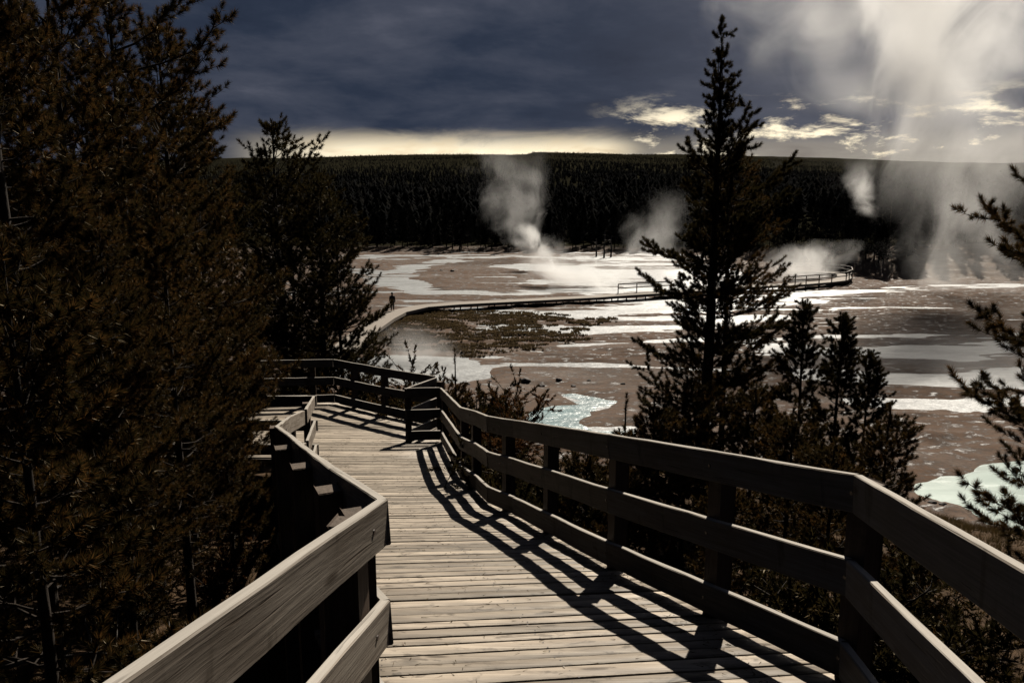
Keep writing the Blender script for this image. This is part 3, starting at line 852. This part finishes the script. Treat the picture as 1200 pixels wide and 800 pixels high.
# rocks on the flats
def rock(seed):
    bm = bmesh.new(); bmesh.ops.create_icosphere(bm, subdivisions=3, radius=1)
    for v in bm.verts:
        n = mnoise.noise(v.co * 1.3 + Vector((seed * 7, 0, 0))) * .35 + mnoise.noise(v.co * 3.1 + Vector((0, seed * 5, 0))) * .15
        v.co *= 1 + n; v.co.z *= .6
    return bm_mesh('rock', bm, True)
M_ROCK = plain('dark_rock', (.11, .09, .08))
RM = [rock(i) for i in range(4)]
for i, (px, py, s) in enumerate([(548, 452, .45), (574, 449, .35), (616, 448, .7), (634, 451, .5), (655, 447, .4), (604, 452, .35), (672, 452, .4), (690, 447, .3),
                                 (1064, 512, .8), (1046, 520, .5), (1092, 590, .35), (1104, 597, .3), (1010, 500, .4), (517, 317, .6), (530, 318, .7), (642, 470, .25), (730, 452, .3)]):
    x, y = on_plane(px, py, .1)
    o = obj('rock', RM[i % 4], M_ROCK, None, Matrix.Translation((x, y, tz(x, y) + s * .05)) @ Matrix.Rotation(i * 1.3, 4, 'Z') @ Matrix.Scale(s * .45, 4))
    tag(o, 'small dark rock lying on the pale brown mineral flats', 'rock', 'rocks scattered over the flats')

# ------------------------------------------------------------------ the boardwalk down in the basin
ZB = .7
def far_walk(name, pts, width, label, rail_from=None, rail_to=None, sides=(1,), rail_all=False):
    P = [Vector((p[0], p[1], ZB)) for p in pts]
    root = empty(name, (P[0].x, P[0].y, 0), label, 'boardwalk')
    bm = bmesh.new(); nrm = []
    for i, p in enumerate(P):
        d = (P[min(i + 1, len(P) - 1)] - P[max(i - 1, 0)]).normalized(); nrm.append(Vector((-d.y, d.x, 0)))
    rows = []
    for p, n in zip(P, nrm):
        rows.append([bm.verts.new(p + q) for q in (Vector((0, 0, 0)), n * width, n * width - Vector((0, 0, .28)), Vector((0, 0, -.28)))])
    for a, b in zip(rows[:-1], rows[1:]):
        for k in range(4): bm.faces.new((a[k], a[(k + 1) % 4], b[(k + 1) % 4], b[k]))
    bm.faces.new(rows[0]); bm.faces.new(rows[-1][::-1]); bmesh.ops.recalc_face_normals(bm, faces=bm.faces)
    for v in bm.verts: v.co -= root.location
    obj('deck', bm_mesh('deck', bm), M_DECK2, root)
    for i, (a, b) in enumerate(zip(P[:-1], P[1:])):
        L = (b - a).length; k = max(1, round(L / 2.2))
        for q in range(k):
            for s in (0.12, width - .12):
                c = a.lerp(b, q / k) + nrm[i] * s
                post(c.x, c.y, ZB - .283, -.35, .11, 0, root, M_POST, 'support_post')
    return root, P, nrm
M_DECK2 = plain('weathered_planks', (.34, .29, .24))
pts = [on_plane(px, py, ZB) for px, py in [(414, 412), (436, 392), (449, 382), (462, 373), (476, 365.5), (502, 359.5), (540, 356.5), (580, 354.5), (640, 351.5), (700, 348.5), (735, 346), (800, 342), (870, 337), (917, 334)]]
fw, FP, FN = far_walk('boardwalk', pts, 1.9, 'distant low boardwalk on trestle posts crossing the white flats')
def far_rail(root, P, N, off, spacing=2.4, hs=(1.05, .6)):
    for i, (a, b) in enumerate(zip(P[:-1], P[1:])):
        a2, b2 = a + N[i] * off, b + N[min(i + 1, len(N) - 1)] * off
        L = (b2 - a2).length; k = max(1, round(L / spacing))
        for q in range(k):
            c = a2.lerp(b2, q / k); post(c.x, c.y, ZB + 1.0, ZB - .2, .09, 0, root, M_POST, 'post')
        for h in hs:
            bm = bmesh.new(); d = (b2 - a2).normalized(); s = Vector((-d.y, d.x, 0)) * .05
            vs = [bm.verts.new(p + e + Vector((0, 0, h + dz)) - root.location) for p in (a2, b2) for e in (-s, s) for dz in (-.06, .06)]
            bmesh.ops.convex_hull(bm, input=vs)
            obj('rail', bm_mesh('rail', bm), M_RAIL, root)
far_rail(fw, FP[10:12], FN[10:12], 1.8)
pts2 = [on_plane(px, py, ZB) for px, py in [(919, 335), (945, 333), (975, 330.5), (992, 328.5), (999, 325.5), (998, 322), (985, 319), (950, 317), (925, 317)]]
fw2, FP2, FN2 = far_walk('viewing_platform', pts2, 1.9, 'curved far platform with dark railing at the right end of the distant boardwalk')
far_rail(fw2, FP2, FN2, .06)

# the visitor on the far boardwalk
def person():
    x, y = on_plane(460, 364.3, ZB)
    root = empty('person', (x, y, ZB), 'person in a dark jacket and blue jeans standing at the bend of the distant boardwalk', 'person', rz=.5)
    def skin(name, V, E, rad, mat, rootv=0):
        me = bpy.data.meshes.new(name); me.from_pydata(V, E, []); o = obj(name, me, mat, root)
        md = o.modifiers.new('skin', 'SKIN'); md.use_smooth_shade = True
        for i, r in enumerate(rad): me.skin_vertices[0].data[i].radius = (r, r)
        me.skin_vertices[0].data[rootv].use_root = True
        o.modifiers.new('sub', 'SUBSURF').render_levels = 2
        dg = bpy.context.evaluated_depsgraph_get(); nm = bpy.data.meshes.new_from_object(o.evaluated_get(dg)); o.modifiers.clear()
        o.data = nm
        if not nm.materials: nm.materials.append(mat)
        return o
    V = [(0, 0, .92), (0, 0, 1.15), (0, .01, 1.40), (0, 0, 1.49), (0, -.01, 1.60), (0, -.01, 1.72),
         (.19, 0, 1.40), (.24, .02, 1.12), (.24, -.06, .88), (.235, -.09, .79), (-.19, 0, 1.40), (-.24, .02, 1.12), (-.24, -.06, .88), (-.235, -.09, .79),
         (.10, 0, .86), (.115, -.02, .48), (.12, .02, .08), (.125, -.15, .04), (-.10, 0, .86), (-.115, -.03, .48), (-.12, .0, .08), (-.125, -.17, .04)]
    Ed = [(0, 1), (1, 2), (2, 3), (3, 4), (4, 5), (2, 6), (6, 7), (7, 8), (8, 9), (2, 10), (10, 11), (11, 12), (12, 13), (0, 14), (14, 15), (15, 16), (16, 17), (0, 18), (18, 19), (19, 20), (20, 21)]
    rad = [.13, .125, .14, .055, .092, .075, .065, .05, .04, .035, .065, .05, .04, .035, .085, .06, .042, .035, .085, .06, .042, .035]
    skin('body', V, Ed, rad, plain('skin_tone', (.42, .27, .2)))
    skin('jacket', [(0, 0, .84), (0, 0, 1.12), (0, .01, 1.40), (.2, 0, 1.41), (.25, .02, 1.12), (.245, -.06, .88), (-.2, 0, 1.41), (-.25, .02, 1.12), (-.245, -.06, .88)],
         [(0, 1), (1, 2), (2, 3), (3, 4), (4, 5), (2, 6), (6, 7), (7, 8)], [.175, .165, .17, .09, .072, .058, .09, .072, .058], plain('dark_jacket', (.02, .02, .024)), 1)
    skin('trousers', [(0, 0, .92), (.10, 0, .84), (.115, -.02, .48), (.12, .02, .1), (-.10, 0, .84), (-.115, -.03, .48), (-.12, 0, .1)],
         [(0, 1), (1, 2), (2, 3), (0, 4), (4, 5), (5, 6)], [.145, .105, .078, .062, .105, .078, .062], plain('blue_denim', (.07, .085, .12)))
    bm = bmesh.new(); bmesh.ops.create_uvsphere(bm, u_segments=16, v_segments=10, radius=.108)
    for v in bm.verts:
        v.co.z *= 1.1; v.co += Vector((0, .02, 1.675))
    obj('hair', bm_mesh('hair', bm, True), plain('dark_hair', (.02, .015, .012)), root)
person()

# ------------------------------------------------------------------ forest
def conifer(seed, H, Rb, tiers, sides):
    rng = np.random.default_rng(seed); V = []; F = []
    for k in range(tiers):
        t = k / tiers; z0 = H * (.10 + .86 * t); z1 = z0 + H * 1.75 / (tiers + 2); r = Rb * (1 - t) ** .8 * rng.uniform(.8, 1.15) + .05
        c = len(V); V.append((rng.normal(0, .04), rng.normal(0, .04), min(z1, H)))
        a0 = rng.random() * 6
        for q in range(sides):
            a = a0 + q * 2 * math.pi / sides; rr = r * (1.2 if q % 2 else .5) * rng.uniform(.75, 1.25)
            V.append((math.cos(a) * rr, math.sin(a) * rr, z0 - (.05 * H if q % 2 else -.02 * H) * rng.uniform(.2, 1)))
        for q in range(sides): F.append((c, c + 1 + q, c + 1 + (q + 1) % sides))
    return np.array(V), np.array(F)

def forest():
    rng = np.random.default_rng(9)
    near = [conifer(i, 1, .15 + .02 * (i % 3), 8, 12) for i in range(6)]; far = [conifer(20 + i, 1, .17 + .02 * (i % 3), 4, 6) for i in range(6)]
    Vs = []; Fs = []; n0 = 0
    for (n, r0, r1, pool) in ((3600, 6, 330, near), (24000, 220, 2250, far), (11000, 1650, 2300, far)):
        az = rng.uniform(-39, 39, n) * math.pi / 180
        tt = r0 + (r1 - r0) * rng.random(n) ** (.9 if pool is near else .85)
        # tt is the distance beyond the shore
        sx = np.sin(az); sy = np.cos(az); rr = np.full(n, 160.)
        for _ in range(12): rr = np.hypot(shore(rr * sx), .55 * rr * sx) / np.hypot(.55 * sx, sy)
        r = rr + tt; x, y = r * sx, r * sy
        clear = vnoise(x * .012, y * .006, 81, 3)
        k = clear < (.33 if pool is near else .75)
        k &= ~((x > 62) & (tt < 22) & (vnoise(x * .1, y * .1, 82, 2) < .3)) if pool is near else True
        x, y = x[k], y[k]; z = terrain(x, y); h = rng.triangular(3.5, 9, 14, len(x)) * np.interp(tt[k], [0, 200, 700, 1500, 2200], [.72, 1.0, .8, .42, .26])
        for i in range(len(x)):
            V, F = pool[i % 6]; a = rng.random() * 6.28; c, s = math.cos(a), math.sin(a); w = h[i] * rng.uniform(.8, 1.2)
            Q = np.c_[(V[:, 0] * c - V[:, 1] * s) * w + x[i], (V[:, 0] * s + V[:, 1] * c) * w + y[i], V[:, 2] * h[i] + z[i] - .3]
            Vs.append(Q); Fs.append(F + n0); n0 += len(V)
    tag(obj('forest', mesh_np('forest', np.concatenate(Vs), np.concatenate(Fs)), M_FAR), 'dark conifer forest covering the slopes beyond the basin', 'forest', kind='stuff')
forest()

# single conifers along the far shore
CV = [pine(30 + i, 8.0, .12, 1.3 + .2 * i, cone_prof, .55, 5, 4, 9, .34, .09, .45, .11, dead=False) for i in range(4)]
proto = []
for i in range(4):
    r = empty('conifer_tree', (0, 0, 0), 'dark conifer in the front row of the forest on the far shore', 'tree', 'conifers fronting the forest on the far shore')
    obj('trunk', CV[i][0], M_BARK, r); obj('crown', CV[i][1], M_FAR, r); proto.append(r)
rng = random.Random(12); used = [False] * 4
for i in range(120):
    px = 405 + 800 * (i + rng.random()) / 120
    x = 0
    for yy in np.arange(95, 190, 1.0):
        x = (px - 600) / FPX * yy * 1.015
        if yy > float(shore(np.array(x))) + 1: break
    yy += rng.uniform(1, 9) + (10 if px > 1040 else 0); x = (px - 600) / FPX * yy * 1.015
    k = i % 4; r = proto[k] if not used[k] else copy_tree(proto[k]); used[k] = True
    r.location = (x, yy, tz(x, yy) - .1); r.rotation_euler = (0, 0, rng.random() * 6.28)
    s = rng.uniform(.55, 1.15); r.scale = (s, s, s * rng.uniform(.95, 1.2))

# dead snags in front of the forest
for i, (px, y, h) in enumerate([(706, 150, 5.0), (714, 152, 4.2), (697, 153, 3.6), (540, 169, 3.0)]):
    rg = np.random.default_rng(50 + i); T = Tubes(); x = (px - 600) / FPX * y * 1.015
    zz = np.linspace(-.2, h, 8); T.add(np.c_[rg.normal(0, .05, 8), rg.normal(0, .05, 8), zz], np.linspace(.2, .06, 8), 7)
    for q in range(9):
        a = rg.random() * 6.28; z = rg.uniform(.3, .95) * h; l = rg.uniform(.3, .9); T.add(np.array([[0, 0, z], [math.cos(a) * l * .5, math.sin(a) * l * .5, z + .1], [math.cos(a) * l, math.sin(a) * l, z + .05]]), [.05, .035, .015], 4)
    o = obj('dead_tree', T.mesh('dead_tree'), M_BARK_PALE, None, Matrix.Translation((x, y, tz(x, y))))
    tag(o, 'pale bare dead trunk standing at the far edge of the flats', 'dead tree', 'dead trunks at the far edge of the flats')

# ------------------------------------------------------------------ steam
def steam(base, top_off, bend, H, r0, r1, dens, label, nscale, seed, thr=(.35, 1.1), name='steam_plume', flat=1.0, aniso=.55, fade=(.08, .65), step=.25, warp=.5):
    """rising plume: centre line x(z) = off*t + bend*t(1-t), radius r0 -> r1; density fades to its rim"""
    n = 14; k = 20; V = []; F = []
    for i in range(n + 1):
        t = i / n; cx = top_off[0] * t + bend[0] * t * (1 - t); cy = top_off[1] * t + bend[1] * t * (1 - t); r = (r0 + (r1 - r0) * t ** .8) * 1.3
        for q in range(k):
            a = q * 2 * math.pi / k; V.append((cx + math.cos(a) * r, cy + math.sin(a) * r * flat, H * t))
    for i in range(n):
        for q in range(k): F.append((i * k + q, i * k + (q + 1) % k, (i + 1) * k + (q + 1) % k, (i + 1) * k + q))
    me = mesh_np(name, np.array(V), np.array(F))
    bm = bmesh.new(); bm.from_mesh(me); bmesh.ops.holes_fill(bm, edges=[e for e in bm.edges if e.is_boundary], sides=0)
    bmesh.ops.recalc_face_normals(bm, faces=bm.faces); bm.to_mesh(me); bm.free()
    t = NT('steam_' + str(seed)); co = t.n('TexCoord').outputs['Object']
    wn = t.n('TexNoise'); wn.inputs['Scale'].default_value = nscale * .45; wn.inputs['Detail'].default_value = 2; t.l(t.mapping(co, (1, 1, .8), (seed * 5.3, 2, seed)), wn.inputs['Vector'])
    wv = t.n('VectorMath', operation='MULTIPLY_ADD'); t.l(wn.outputs['Color'], wv.inputs[0]); wa = warp * (r0 + r1)
    wv.inputs[1].default_value = (wa, wa, wa * .4); wv.inputs[2].default_value = (-wa / 2, -wa / 2, -wa * .2)
    wp = t.n('VectorMath', operation='ADD'); t.l(co, wp.inputs[0]); t.l(wv.outputs[0], wp.inputs[1])
    sp = t.n('SeparateXYZ'); t.l(wp.outputs[0], sp.inputs[0])
    tz_ = t.math('DIVIDE', sp.outputs[2], H, clamp=True)
    tq = t.math('MULTIPLY', tz_, t.math('SUBTRACT', 1.0, tz_))
    dx = t.math('SUBTRACT', sp.outputs[0], t.math('ADD', t.math('MULTIPLY', tz_, top_off[0]), t.math('MULTIPLY', tq, bend[0])))
    dy = t.math('DIVIDE', t.math('SUBTRACT', sp.outputs[1], t.math('ADD', t.math('MULTIPLY', tz_, top_off[1]), t.math('MULTIPLY', tq, bend[1]))), flat)
    rad = t.math('ADD', t.math('MULTIPLY', t.math('POWER', tz_, .8), r1 - r0), r0)
    rr = t.math('DIVIDE', t.math('SQRT', t.math('ADD', t.math('MULTIPLY', dx, dx), t.math('MULTIPLY', dy, dy))), rad)
    core = t.smooth(rr, 1.12, .0)
    mp = t.mapping(wp.outputs[0], (1, 1, .75), (seed * 3.1, seed * 1.7, 0))
    nz = t.noise(mp, nscale, 5, .62, .4)
    # fractal billows: the noise eats into the soft body of the plume
    w = t.smooth(t.math('ADD', core, t.math('MULTIPLY', t.math('SUBTRACT', nz, .5), 2.6)), thr[0], thr[1])
    vf = t.math('MULTIPLY', t.smooth(tz_, 0, fade[0]), t.smooth(tz_, 1.0, fade[1]))
    thin = t.math('ADD', t.math('MULTIPLY', t.math('SUBTRACT', 1.0, tz_), .75), .25)
    d = t.math('MULTIPLY', t.math('MULTIPLY', t.math('MULTIPLY', w, core), t.math('MULTIPLY', vf, thin)), dens)
    pv = t.n('VolumePrincipled'); pv.inputs['Color'].default_value = (.995, .99, .98, 1); pv.inputs['Anisotropy'].default_value = aniso
    t.l(d, pv.inputs['Density']); t.l(pv.outputs[0], t.out.inputs['Volume'])
    t.m.cycles.volume_step_rate = step
    o = obj(name, me, t.m); o.location = base
    return tag(o, label, 'steam', kind='stuff')

def vent(px, py): x, y = on_plane(px, py); return x, y
x, y = vent(694, 340)
steam((x, y, .02), (-9, 12, 0), (2.0, 0), 6.5, 9.0, 6.0, .6, 'bright white steam drifting low off the vent in the middle of the flats', .34, 1, fade=(.03, .7), flat=.7, warp=.8)
x, y = vent(652, 318)
steam((x, y, .6), (-6, 5, 0), (1.5, 0), 7.2, 2.2, 3.6, 1.3, 'small dense white puff curling up before the dark far shore', .42, 11, fade=(.12, .75), flat=.8, warp=.9)
x, y = vent(622, 300)
steam((x - 1, y - 6, 2.0), (-6.0, 10, 0), (-1, 0), 25, 6, 15, .10, 'tall thin grey steam column drifting up before the dark hillside', .24, 2, fade=(.05, .25), flat=.7, warp=.8)
x, y = vent(765, 330)
steam((x, y, .02), (3, 6, 0), (-3, 0), 13, 7.0, 7.5, .22, 'grey steam rising beside the tall slender pine', .32, 3, fade=(.06, .3), flat=.7)
steam((44.5, 100, 8.6), (-1.5, 2, 0), (1.2, 0), 8.0, 1.5, 3.6, .6, 'small wisp of steam hanging before the forest on the right', .42, 4, fade=(.2, .5), warp=.8)
x, y = vent(1150, 345)
steam((x, y, .02), (2, 8, 0), (-4, 0), 26, 13, 24, .10, 'broad pale steam veil rising over the right-hand bank', .16, 5, fade=(.05, .4), flat=.6)
x, y = vent(1100, 440)
steam((x, y, .02), (6, 6, 0), (0, 0), 3.6, 20, 22, .07, 'low white steam drifting over the right-hand flats', .16, 6, thr=(.25, 1.3), fade=(.06, .25), flat=.8, warp=.35, aniso=.35)
x, y = vent(497, 424)
steam((x, y, .02), (-2, 2, 0), (0, 0), 2.6, 5.0, 5.5, .3, 'thin steam curling off the white pool below the far railing', .45, 7, fade=(.1, .4), flat=.7, warp=.25)
x, y = vent(935, 329)
steam((x, y, .02), (3, 3, 0), (0, 0), 5.5, 9.0, 8.5, .45, 'small white puff behind the tall slender pine beside the far platform', .4, 8, fade=(.1, .6), flat=.7)
x, y = vent(700, 332)
steam((x, y, .02), (4, 3, 0), (0, 0), 3.2, 16, 19, .20, 'low mist lying over the bright centre of the flats', .22, 10, fade=(.1, .3), flat=.6, warp=.15)
steam((58, 94, 8.0), (-16, 10, 0), (-4, 0), 48, 20, 44, .24, 'huge bright steam cloud billowing up into the sky on the right', .10, 9, step=.15, thr=(.3, 1.15), fade=(.5, .95), flat=.5, aniso=.6, warp=.7)

# ------------------------------------------------------------------ sky, sun, camera
w = bpy.data.worlds.new('World'); S.world = w; w.use_nodes = True
class WT(NT):
    def __init__(s, tree):
        s.t = tree; s.t.nodes.clear(); s.out = s.t.nodes.new('ShaderNodeOutputWorld')
t = WT(w.node_tree)
co = t.n('TexCoord').outputs['Generated']
sp = t.n('SeparateXYZ'); t.l(co, sp.inputs[0]); dx, dy, dz = sp.outputs
az = t.math('ARCTAN2', dx, dy)                                   # 0 ahead, + to the right
el = t.math('ARCSINE', dz)
lay = t.n('CombineXYZ')
inv = t.math('DIVIDE', 1.0, t.math('ADD', t.math('MAXIMUM', dz, 0.0), .10))
t.l(t.math('MULTIPLY', dx, inv), lay.inputs[0]); t.l(t.math('MULTIPLY', dy, inv), lay.inputs[1])
n1 = t.noise(lay.outputs[0], .55, 6, .55, .5)
n2 = t.noise(t.mapping(lay.outputs[0], (1, 1, 1), (7, 3, 0)), 1.7, 5, .6, .4)
ae = t.n('CombineXYZ'); t.l(t.math('MULTIPLY', az, 1.0), ae.inputs[0]); t.l(t.math('MULTIPLY', el, 4.5), ae.inputs[1])
n3 = t.noise(t.mapping(ae.outputs[0], (9, 7, 1)), 1.0, 6, .6, .6)
n4 = t.noise(t.mapping(ae.outputs[0], (5, 3.2, 1), (1, 5, 0)), 1.0, 6, .6, .25)
mixn = t.math('ADD', t.math('ADD', t.math('MULTIPLY', n1, .34), t.math('MULTIPLY', n2, .16)), t.math('MULTIPLY', n4, .5))
cloud = t.ramp(mixn, [(.32, (.011, .017, .033)), (.46, (.024, .033, .056)), (.58, (.052, .060, .086)), (.74, (.12, .125, .16))])
# paler towards the right, where the cloud thins
cloud = t.mix(t.math('MULTIPLY', t.smooth(az, -.1, .55), .45), cloud, (.14, .14, .165))
cloud = t.mix(t.smooth(el, .26, .6), cloud, t.mix(.5, cloud, (.008, .010, .016)))  # overhead cloud, out of frame, darkened to cut ambient light
# clear sky through rents, high up
sky = t.n('TexSky', sky_type='NISHITA'); sky.sun_disc = False
sky.sun_elevation = R(SUN_EL); sky.sun_rotation = R(SUN_AZ)
skyc = t.n('VectorMath', operation='SCALE'); t.l(sky.outputs[0], skyc.inputs[0]); skyc.inputs[3].default_value = .05
cloud = t.mix(t.math('MULTIPLY', t.smooth(mixn, .68, .8), t.smooth(el, .35, .7)), cloud, skyc.outputs[0])
# bright band under the cloud deck
edge = t.math('ADD', el, t.math('MULTIPLY', t.math('SUBTRACT', n3, .5), .034))
band = t.math('POWER', t.smooth(edge, .086, .052), 1.4)
bx = t.math('MULTIPLY', t.math('MULTIPLY', t.smooth(az, -.36, -.17), t.smooth(az, 1.2, .8)), t.math('SUBTRACT', 1.0, t.math('MULTIPLY', t.smooth(az, .10, .17), .8)))
band = t.math('MULTIPLY', band, bx)
n5 = t.noise(t.mapping(ae.outputs[0], (17, 11, 1), (4, 2, 0)), 1.0, 6, .68, .3)
rag = t.math('MULTIPLY', t.math('MULTIPLY', t.smooth(t.math('ADD', t.math('MULTIPLY', n3, .5), t.math('MULTIPLY', n5, .5)), .49, .62), t.math('MULTIPLY', t.smooth(az, .08, .2), t.smooth(az, 1.2, .8))), t.math('MULTIPLY', t.smooth(el, .125, .085), t.smooth(el, .03, .05)))
glow = t.math('MAXIMUM', band, rag)
crm = t.ramp(n3, [(.30, (.72, .58, .38)), (.58, (1.15, 1.0, .72))])
# the unseen sky behind the viewpoint is darkened to deepen shade on near faces
final = t.mix(glow, cloud, crm)
final = t.mix(t.smooth(dy, .25, -.25), final, t.mix(.85, final, (.002, .0025, .004)))
bg = t.n('Background'); t.l(final, bg.inputs[0]); bg.inputs[1].default_value = 1.0
t.l(bg.outputs[0], t.out.inputs['Surface'])

sl = bpy.data.lights.new('sun', 'SUN'); sl.energy = 5.0; sl.angle = R(.53); sl.color = (1.0, .92, .80)
so = bpy.data.objects.new('sun', sl); COL.objects.link(so)
d = Vector((math.sin(R(SUN_AZ)) * math.cos(R(SUN_EL)), math.cos(R(SUN_AZ)) * math.cos(R(SUN_EL)), math.sin(R(SUN_EL))))
so.rotation_euler = d.to_track_quat('Z', 'Y').to_euler(); so.location = (40, 200, 190)

cam = bpy.data.cameras.new('camera'); cam.sensor_width = 36; cam.lens = 36 * FPX / 1200; cam.clip_end = 9000; cam.clip_start = .05
co_ = bpy.data.objects.new('camera', cam); COL.objects.link(co_)
co_.location = (0, 0, ZE); co_.rotation_euler = (math.pi / 2 - PITCH, 0, 0); S.camera = co_

S.view_settings.view_transform = 'Standard'; S.view_settings.look = 'None'; S.view_settings.exposure = .15; S.view_settings.gamma = 1
S.render.engine = 'CYCLES'
S.cycles.max_bounces = 6; S.cycles.diffuse_bounces = 0; S.cycles.glossy_bounces = 3; S.cycles.transmission_bounces = 4
S.cycles.volume_bounces = 3; S.cycles.transparent_max_bounces = 8
S.cycles.sample_clamp_indirect = 4; S.cycles.use_denoising = True
S.cycles.volume_max_steps = 256
